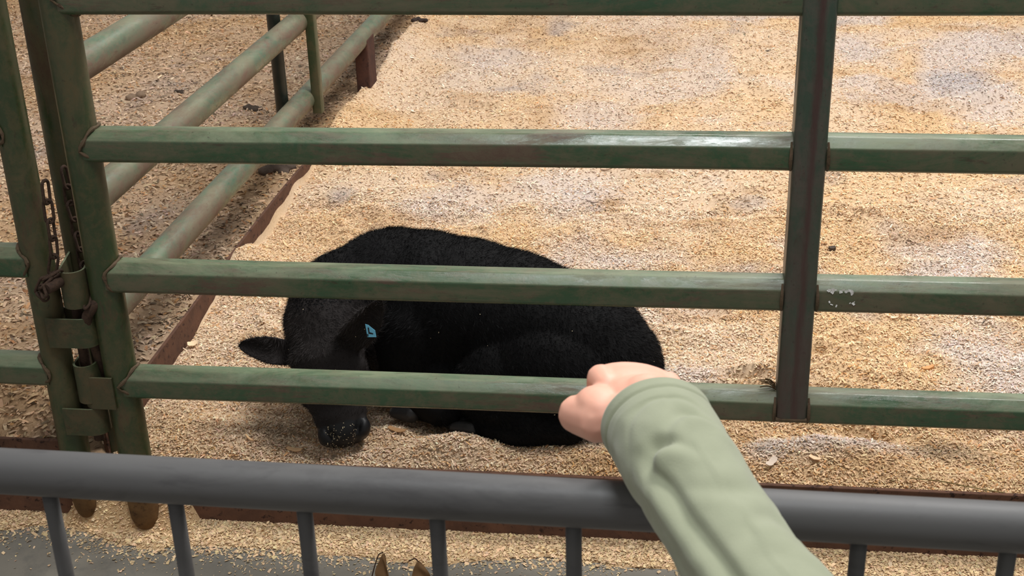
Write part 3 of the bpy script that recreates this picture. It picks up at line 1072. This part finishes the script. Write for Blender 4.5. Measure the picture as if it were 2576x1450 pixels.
HV = np.stack([root - wv * .00042 - nn * .001, root + wv * .00042 - nn * .001, root + hd_ * ln], 1).reshape(-1, 3)
HF = np.arange(NH * 3).reshape(-1, 3)
fur_me = raw_mesh('fur', HV, HF, [M_HAIR, M_HAIR2], False)
fur_me.polygons.foreach_set('material_index', face_mask(root.astype(float)).astype(np.int32))
fur = link('fur', fur_me, body_o)
fur['kind'] = 'stuff'; fur['label'] = 'short black coat hair'

# crumbs of sawdust on muzzle and coat
fv = []; fq = []; fc = []
cand = np.where((mi > 0) & (pr @ np.array(side) < .022) & (pr @ np.array(side) > -.045) & (pr @ np.array(face) > .0))[0]
sel = RS.choice(cand, min(75, len(cand)), replace=False)
wide_sel = RS.choice(np.where((ctr[:, 1] < 2.46) & (ctr[:, 2] > .17))[0], 40)
for k_, fidx in enumerate(list(sel) + list(wide_sel)):
    f_ = body.polygons[int(fidx)]
    c_ = Vector(f_.center) + f_.normal * (.0015 if k_ < len(sel) else .010)
    t_ = f_.normal.orthogonal().normalized(); t_.rotate(Matrix.Rotation(RS.rand() * 6, 3, f_.normal).to_quaternion()); b_ = f_.normal.cross(t_)
    l_ = .0005 + .0018 * RS.rand() ** 3; w_ = .0004 + .0006 * RS.rand()
    b0 = len(fv)
    for s_, u_ in ((-1, -1), (1, -1), (1, 1), (-1, 1)):
        fv.append(tuple(c_ + t_ * (s_ * l_) + b_ * (u_ * w_)))
        fc.append((.72, .60, .40))
    fq.append((b0, b0 + 1, b0 + 2, b0 + 3))
fo = link('sawdust_crumbs', raw_mesh('sawdust_crumbs', np.array(fv), np.array(fq), [M_CHIP], False, np.array(fc)), body_o)
fo['kind'] = 'stuff'; fo['label'] = 'sawdust crumbs stuck to the muzzle and coat'

# hooves
M_HOOF = plain('dark_hoof', (.030, .029, .029, 1), .45, .4, 60)


def hoof(a, b, r):
    bm = bmesh.new()
    for s in (-1, 1):
        off = Vector((0, s * r * .5, 0))
        limb(bm, [Vector(a) + off, Vector(b) + off], [r * .80, r * .50], .3)
    me = evaluated(bm, 'hoof', .003, 4, [M_HOOF])
    return link('hoof', me, calf)


hoof((-.545, 2.428, .186), (-.583, 2.436, .182), .027)
hoof((-.405, 2.378, .180), (-.445, 2.392, .176), .026)
# blue ear tag
M_TAG = NT('blue_ear_tag'); v_ = M_TAG.coord()
M_TAG.col((.16, .50, .72, 1)); M_TAG.rough(.4); M_TAG = M_TAG.m
M_INK = plain('black_tag_ink', (.012, .014, .022, 1), .6)
tc = ony(933, 834, 2.325)
rgt = Vector(_r2); dwn = Vector((.10, -.10, -1)).normalized(); out = rgt.cross(dwn).normalized()
if out.y > 0: out = -out
outline = [(-.009, -.016), (-.003, -.014), (.009, -.002), (.0095, .012), (-.0085, .012)]


def slab(name, pts, c, th, mat, parent):
    n = len(pts)
    V = [tuple(c + rgt * x_ + dwn * y_ + out * th) for x_, y_ in pts] + [tuple(c + rgt * x_ + dwn * y_) for x_, y_ in pts]
    bm = bmesh.new(); vs = [bm.verts.new(v) for v in V]
    bm.faces.new(vs[:n]); bm.faces.new(vs[n:][::-1])
    for k in range(n): bm.faces.new((vs[k], vs[n + k], vs[n + (k + 1) % n], vs[(k + 1) % n]))
    bmesh.ops.recalc_face_normals(bm, faces=bm.faces[:])
    me = bpy.data.meshes.new(name); bm.to_mesh(me); bm.free(); me.materials.append(mat)
    return link(name, me, parent)


tg = slab('ear_tag', outline, tc, .0022, M_TAG, calf)
tg['label'] = 'small light blue plastic ear tag'
slab('tag_mark', [(-.0052, -.009), (-.0025, -.009), (-.0025, .001), (.0045, .0035), (.004, .006), (-.0052, .0045)], tc + out * .0023, .0004, M_INK, tg)
slab('tag_mark', [(-.0082, .005), (-.0058, .005), (-.0062, .0105), (-.0082, .0105)], tc + out * .0023, .0004, M_INK, tg)

# ------------------------------------------------------------------ person's arm
person = thing('person', 'right arm in a sage green sleeve reaching over the grey barrier', 'person', (.06, .72, 1.0))
M_SKIN = NT('skin')
v_ = M_SKIN.coord()
M_SKIN.col(M_SKIN.mix(M_SKIN.noise(v_, 45, 4), srgb(222, 160, 138), srgb(230, 176, 152)))
M_SKIN.rough(.5); M_SKIN.b.inputs['Subsurface Weight'].default_value = .12
M_SKIN.b.inputs['Subsurface Radius'].default_value = (.012, .005, .003); M_SKIN.b.inputs['Subsurface Scale'].default_value = 1
M_SKIN.bump(M_SKIN.noise(v_, 300, 4), .08, .0006); M_SKIN = M_SKIN.m
M_SLEEVE = NT('sage_green_fleece'); v_ = M_SLEEVE.coord()
M_SLEEVE.col(M_SLEEVE.mix(M_SLEEVE.noise(v_, 30, 6), srgb(136, 141, 118), srgb(152, 156, 133)))
M_SLEEVE.rough(.95); M_SLEEVE.b.inputs['Sheen Weight'].default_value = .25; M_SLEEVE.b.inputs['Specular IOR Level'].default_value = .1
M_SLEEVE.bump(M_SLEEVE.noise(v_, 700, 3), .25, .0008); M_SLEEVE = M_SLEEVE.m

wrist = onz(1638, 1028, 1.056)
Fd = Vector((-.30, .954, -.17)).normalized(); Rt = Vector((.954, .30, .0)).normalized(); Up = Rt.cross(Fd).normalized()
Rh = (Rt * .95 - Up * .16).normalized()      # the hand rolls slightly, thumb side up


def hh(f_, r_, u_):
    return wrist + Fd * f_ + Rh * r_ + Up * u_


bm = bmesh.new()
fa1 = onz(1702, 1155, 1.058); fa2 = onz(1655, 1070, 1.060)
limb(bm, [fa1, fa2, hh(.0, 0, 0), hh(.012, 0, 0)], [.029, .026, .026, .026], .3, sub=3)
HR = Matrix((Rh, Fd, Up)).transposed()
ball(bm, hh(.020, 0, -.001), (.033, .035, .021), HR)
ball(bm, hh(.050, .003, .000), (.040, .040, .019), HR)
ball(bm, hh(.068, .004, .000), (.042, .026, .018), HR)
# four fingers of unequal length curling down from the knuckles
for r_, l1, l2, l3, rad, fk in ((-.027, .038, .025, .020, .0112, .064), (-.007, .041, .028, .021, .0116, .072), (.014, .038, .026, .020, .0112, .069), (.033, .030, .020, .017, .0098, .058)):
    k0 = hh(fk - .020, r_, .004); k1 = hh(fk, r_, .004)
    k2 = k1 + (Fd * .48 - Up * .88).normalized() * l1
    k3 = k2 + (Fd * -.80 - Up * .60).normalized() * l2
    k4 = k3 + (Fd * -.80 + Up * .60).normalized() * l3
    limb(bm, [k0, k1, k2, k3, k4], [rad * 1.05, rad * 1.18, rad, rad * .92, rad * .80], .3)
# thumb leaves the side of the palm and closes forward
t0 = hh(.000, -.022, -.008); t1 = hh(.010, -.044, -.016); t2 = hh(.034, -.056, -.020); t3 = hh(.056, -.048, -.026)
limb(bm, [t0, t1, t2, t3], [.0205, .0200, .0175, .0135], .3)
ball(bm, hh(.020, -.036, -.008), (.024, .030, .018), HR)
hand = evaluated(bm, 'hand', .0019, 7, [M_SKIN])
link('hand', hand, person)
# thumbnail
bm = bmesh.new()
nd = (t3 - t2).normalized(); nu = (Up * .8 - Rh * .5); nu = (nu - nd * nu.dot(nd)).normalized()
ball(bm, t3 - nd * .001 + nu * .0078, (.0052, .0075, .0018), Matrix((nd.cross(nu), nd, nu)).transposed(), 2)
me = bpy.data.meshes.new('thumbnail'); bm.to_mesh(me); bm.free()
me.materials.append(plain('nail', srgb(238, 190, 172), .35)); link('thumbnail', me, person)

# sleeve: loft from cuff to shoulder
ctrl = np.array([tuple(onz(1650, 1063, 1.062)), tuple(onz(1676, 1108, 1.064)), tuple(onz(1702, 1155, 1.066)), tuple(onz(1775, 1265, 1.062)), tuple(onz(1890, 1450, 1.050)),
                 (.150, .560, 1.030), (.215, .430, 1.060), (.275, .310, 1.150), (.320, .220, 1.270)])
NS = 260; KR = 96
Pth = smooth_path(ctrl, NS)
rw = np.interp(np.linspace(0, 8, NS), [0, .15, .5, 1, 2, 3, 4, 5, 6, 7, 8], [.0445, .0455, .0445, .0445, .0430, .0415, .0420, .050, .054, .060, .066])
T, N, B = frames(Pth, False, (0, 0, 1))
ang = np.arange(KR) * 2 * math.pi / KR
s_len = np.concatenate([[0], np.cumsum(np.linalg.norm(np.diff(Pth, axis=0), axis=1))])
S, An = np.meshgrid(s_len, ang, indexing='ij')
ca, sa = np.cos(An), np.sin(An)     # ca toward up, sa toward B side
R0 = rw[:, None] * np.ones_like(An)
wr = np.zeros_like(An)
# cuff hem and ribs of slack fabric behind it
wr += -.0022 * np.exp(-((S - .016) / .0022) ** 2)


def foldline(s0, a0, da, amp, ws, slope=0.):
    d = (An - a0 + math.pi) % (2 * math.pi) - math.pi
    return amp * np.exp(-(d / da) ** 2) * np.exp(-((S - s0 - 2.2 * slope * d * d) / ws) ** 2)


sgn = 1.0
wr += foldline(.082, .62, .34, -.0085, .0070, .030) + foldline(.098, .62, .38, .0050, .010, .030)
wr += foldline(.058, -.22, .40, -.0060, .0075, .026) + foldline(.072, -.20, .42, .0040, .009, .026)
wr += foldline(.036, .0, .9, -.0028, .0050, .010) + foldline(.145, -.2, .7, -.0035, .010, -.01) + foldline(.175, -.5, .6, -.0040, .010, .02) + foldline(.215, .0, .7, -.0035, .012, .02)
# long crease down the left flank
d = (An - .85 + math.pi) % (2 * math.pi) - math.pi
wr += (-.0065 * np.exp(-((d - .12 * np.sin(S * 22)) / .14) ** 2) + .0035 * np.exp(-((d - .34 - .12 * np.sin(S * 22)) / .2) ** 2)) * np.clip((S - .07) / .04, 0, 1)
wr += .0050 * fbm(S * 26, An * 1.3 + 2, 4, 3) * np.clip(S / .03, 0, 1) * (np.abs(An - math.pi) < 3.1)
Rr = R0 + wr
VV = Pth[:, None, :] + N[:, None, :] * (Rr * ca * .90)[..., None] + B[:, None, :] * (Rr * sa * 1.02)[..., None]
# inner turn-back of the cuff so that the opening has thickness
inner = [Pth[k][None, :] + .93 * (VV[k] - Pth[k][None, :]) for k in (0, 3, 8, 14)]
first = VV[0] + (-T[0])[None, :] * .0015
allr = inner[::-1] + [.965 * (first - Pth[0]) + Pth[0]] + [VV[k] for k in range(NS)]
SV = np.concatenate(allr)
nr = len(allr); j = np.arange(KR); j2 = (j + 1) % KR
SQ = np.concatenate([np.stack([k * KR + j, k * KR + j2, (k + 1) * KR + j2, (k + 1) * KR + j], 1) for k in range(nr - 1)])
cidx = len(SV); SV = np.concatenate([SV, Pth[-1:]])
ST = np.stack([np.full(KR, cidx), (nr - 1) * KR + j, (nr - 1) * KR + j2], 1)
sl = link('sleeve', raw_mesh('sleeve', SV, [SQ, ST], [M_SLEEVE], True), person)
sl['label'] = 'sage green fleece sleeve with a hemmed cuff'

# ------------------------------------------------------------------ odds and ends on the ground
M_LEAF = plain('dry_brown_leaf', srgb(122, 92, 62), .8, .2, 60)
M_STEM = plain('dark_leaf_stem', srgb(62, 42, 32), .8, .2)


def leaf(label, base, tip, wide, nrm, fold_, stem):
    base, tip, nrm = Vector(base), Vector(tip), Vector(nrm)
    root_ = thing('dry_leaf', label, 'leaf', base)
    d = tip - base; L = d.length; d.normalize(); s = d.cross(nrm).normalized(); nn_ = s.cross(d)
    V = []; nu, nv_ = 16, 9
    for layer in (0, 1):
        for a in range(nu):
            u = a / (nu - 1); w = wide * math.sin(math.pi * (.06 + .90 * u)) ** .8 * (1.15 - .5 * u)
            for b in range(nv_):
                v = b / (nv_ - 1) * 2 - 1
                p_ = base + d * (L * u) + s * (w * v) + nn_ * (fold_ * abs(v) ** 1.4 * w + .003 * math.sin(u * 9 + v * 3) - .0009 * layer)
                V.append(tuple(p_))
    q = []
    for layer in (0, 1):
        o_ = layer * nu * nv_
        for a in range(nu - 1):
            for b in range(nv_ - 1):
                k = o_ + a * nv_ + b
                q.append((k, k + 1, k + nv_ + 1, k + nv_))
    link('blade', raw_mesh('blade', np.array(V), np.array(q), [M_LEAF], True), root_)
    bar('stem', smooth_path(stem, 16), .0013, M_STEM, root_, circle(6))
    return root_


a0 = onz(975, 1475, .004); a1 = ony(964, 1394, a0.y + .012)
leaf('curled dry leaf with thin stalks standing on the concrete, left of two', (a0.x, a0.y, .004), a1, .016, (-.35, -.9, .2), .9,
     [tuple(ony(936, 1450, a0.y)), tuple(ony(944, 1420, a0.y + .004)), tuple(ony(953, 1396, a0.y + .01)), tuple(ony(964, 1391, a0.y + .012))])
b0 = onz(1062, 1480, .004); b1 = ony(1052, 1414, b0.y + .010)
leaf('folded dry leaf with hooked tip on the concrete, right of two', (b0.x, b0.y, .004), b1, .021, (.3, -.9, .2), .6,
     [tuple(b1), tuple(ony(1044, 1406, b0.y + .010)), tuple(ony(1034, 1410, b0.y + .006)), tuple(ony(1029, 1411, b0.y + .004))])


def chip(label, px, py, L, Wd, yaw, rgb, name='wood_chip', cat='wood chip', th=.0018, lift=.004, curl=.10, tilt=.12):
    p_ = Vector((0, 0, 0))
    z_ = .17
    for _ in range(6):
        p_ = onz(px, py, z_); z_ = float(ground_h([p_.x], [p_.y])[0])
    bm = bmesh.new()
    nseg = 6; rows = []
    for layer in (1, -1):
        for a in range(nseg + 1):
            u = a / nseg * 2 - 1
            w = Wd / 2 * (1 - .35 * abs(u) ** 3) * (1 + .12 * math.sin(a * 2.1 + px))
            for v in (-1, 1):
                rows.append(bm.verts.new((u * L / 2, v * w, curl * L * u * u + layer * th / 2)))
    nn_ = (nseg + 1) * 2
    for a in range(nseg):
        k = 2 * a
        bm.faces.new((rows[k], rows[k + 2], rows[k + 3], rows[k + 1]))
        bm.faces.new((rows[nn_ + k], rows[nn_ + k + 1], rows[nn_ + k + 3], rows[nn_ + k + 2]))
        bm.faces.new((rows[k], rows[nn_ + k], rows[nn_ + k + 2], rows[k + 2]))
        bm.faces.new((rows[k + 1], rows[k + 3], rows[nn_ + k + 3], rows[nn_ + k + 1]))
    bm.faces.new((rows[0], rows[1], rows[nn_ + 1], rows[nn_])); k = 2 * nseg
    bm.faces.new((rows[k], rows[nn_ + k], rows[nn_ + k + 1], rows[k + 1]))
    bmesh.ops.recalc_face_normals(bm, faces=bm.faces[:])
    me = bpy.data.meshes.new(name); bm.to_mesh(me); bm.free()
    key = 'chip_%d_%d_%d' % rgb
    mt = bpy.data.materials.get(key) or plain(key, srgb(*rgb), .85, .15, 120, .12)
    me.materials.append(mt)
    o = bpy.data.objects.new(name, me); COL.objects.link(o)
    o.location = (p_.x, p_.y, z_ + lift)
    o.rotation_euler = (tilt, -tilt * .5, yaw)
    return tag(o, label, cat)


chip('long straight pale splinter lying behind the calf near the side panel', 722, 622, .055, .0065, 2.25, (228, 192, 148))
chip('square white wood chip against the rusty side plate', 478, 822, .024, .020, .4, (236, 208, 170), lift=.012)
chip('white oval shaving lying right of the rusty foot block', 1037, 134, .028, .014, 2.6, (240, 226, 206))
chip('small white shaving in the pen below the rusty foot block', 1040, 283, .022, .011, 2.4, (240, 224, 200))
chip('curved pale wood curl on the bedding under the third rail, far right', 2245, 808, .030, .008, -.5, (244, 212, 180), curl=.2)
chip('brown blocky wood chip lying right of the upright stay', 2333, 932, .030, .010, .45, (206, 154, 104), th=.006, lift=.005)
chip('upright tan flake beside the brown blocky chip', 2287, 925, .022, .009, 1.4, (222, 178, 124), tilt=.5)
chip('pale grey wood flake lying right of the green sleeve', 1940, 1172, .034, .014, 1.0, (216, 198, 180), lift=.008)
chip('pale peeled flake left of the calf muzzle', 742, 1138, .036, .011, -.25, (232, 192, 148), lift=.006)
chip('thin slanted splinter left of the calf muzzle', 628, 1110, .030, .0045, 2.4, (224, 184, 140), lift=.006)
chip('brown bark flake between the calf muzzle and its knee', 1000, 1088, .044, .012, -.4, (178, 138, 98), lift=.005)
chip('pale folded flake in front of the calf belly', 1160, 1072, .030, .010, -.2, (226, 186, 140), lift=.006)
chip('pale twisted shaving by the right end of the plate', 2050, 1160, .026, .009, -.6, (238, 206, 168), lift=.006)
chip('thin dark splinter under the second rail', 1525, 432, .040, .004, .2, (128, 100, 82))
chip('dark bent splinter in the middle of the pen', 1490, 512, .050, .0045, -.6, (130, 112, 104))
chip('small dark wood scrap near the top of the upright stay', 1932, 130, .024, .010, .5, (96, 84, 74))
chip('dark pebble-like scrap right of the upright stay', 2093, 629, .018, .014, .2, (78, 68, 60), th=.010)
chip('long white splinter left of the dark stay', 690, 165, .060, .012, .8, (240, 220, 190))


def clod(label, px, py, r, rgb, name='dung_clod', cat='dung'):
    z_ = .21
    for _ in range(6):
        p_ = onz(px, py, z_); z_ = float(ground_h([p_.x], [p_.y])[0])
    bm = bmesh.new()
    for k in range(11):
        a = RS.rand() * 6.28; q = RS.rand() ** .5 * r
        ball(bm, (p_.x + q * math.cos(a), p_.y + q * math.sin(a) * .8, z_ + r * .25 * RS.rand()), r * RS.uniform(.25, .5) * np.array((1, 1, .7)), None, 2)
    me = evaluated(bm, name, .004, 2, [plain('clod_%d' % px, srgb(*rgb), .95, .1, 90, .45)])
    n_ = len(me.vertices); c_ = np.zeros(n_ * 3, np.float32); me.vertices.foreach_get('co', c_); c_ = c_.reshape(-1, 3)
    c_[:, 2] += .010 * fbm(c_[:, 0] * 70, c_[:, 1] * 70, 3, 3)
    me.vertices.foreach_set('co', c_.ravel()); me.update()
    return tag(link(name, me), label, cat)


clod('grey-brown dung clod on the coarse shavings beyond the side panel', 342, 245, .042, (126, 106, 88))
clod('small dark dung crumb beside the bigger grey-brown clod', 452, 232, .020, (70, 60, 52))
clod('dark matted dung below the side panel by the dark stay', 640, 275, .034, (74, 64, 56))
clod('dark trampled clump against the buried side plate', 700, 432, .050, (92, 80, 72))
clod('dark grey lump lying at the far end of the side panel', 1055, 55, .030, (60, 50, 46))

M_STRAW = plain('dull_straw', srgb(118, 100, 60), .8, .2)
o = bar('hay_stem', smooth_path([tuple(onz(2290, 1204, .185)), tuple(onz(2370, 1212, .180)), tuple(onz(2450, 1228, .172)), tuple(onz(2525, 1240, .164))], 20), .0012, M_STRAW, None, circle(6))
tag(o, 'thin greenish hay stem lying along the plate at far right', 'stem')
# dark tuft of debris caught where the upright meets the bottom rail
tv = thing('straw_tuft', 'dark tuft of straw caught on the bottom rail beside the upright', 'straw', (UX - .05, FY, RZ[3] + .03))
M_TUFT = plain('dark_straw', srgb(78, 60, 40), .9, .1)
for k in range(7):
    s0 = Vector((UX - .030, FY - .012 + .004 * k, RZ[3] + .033)); e0 = s0 + Vector((-.018 - .012 * RS.rand(), -.006 * RS.rand(), .004 + .014 * RS.rand()))
    bar('straw', smooth_path([tuple(s0), tuple((s0 + e0) / 2 + Vector((0, 0, .004))), tuple(e0)], 8), .0012, M_TUFT, tv, circle(5))
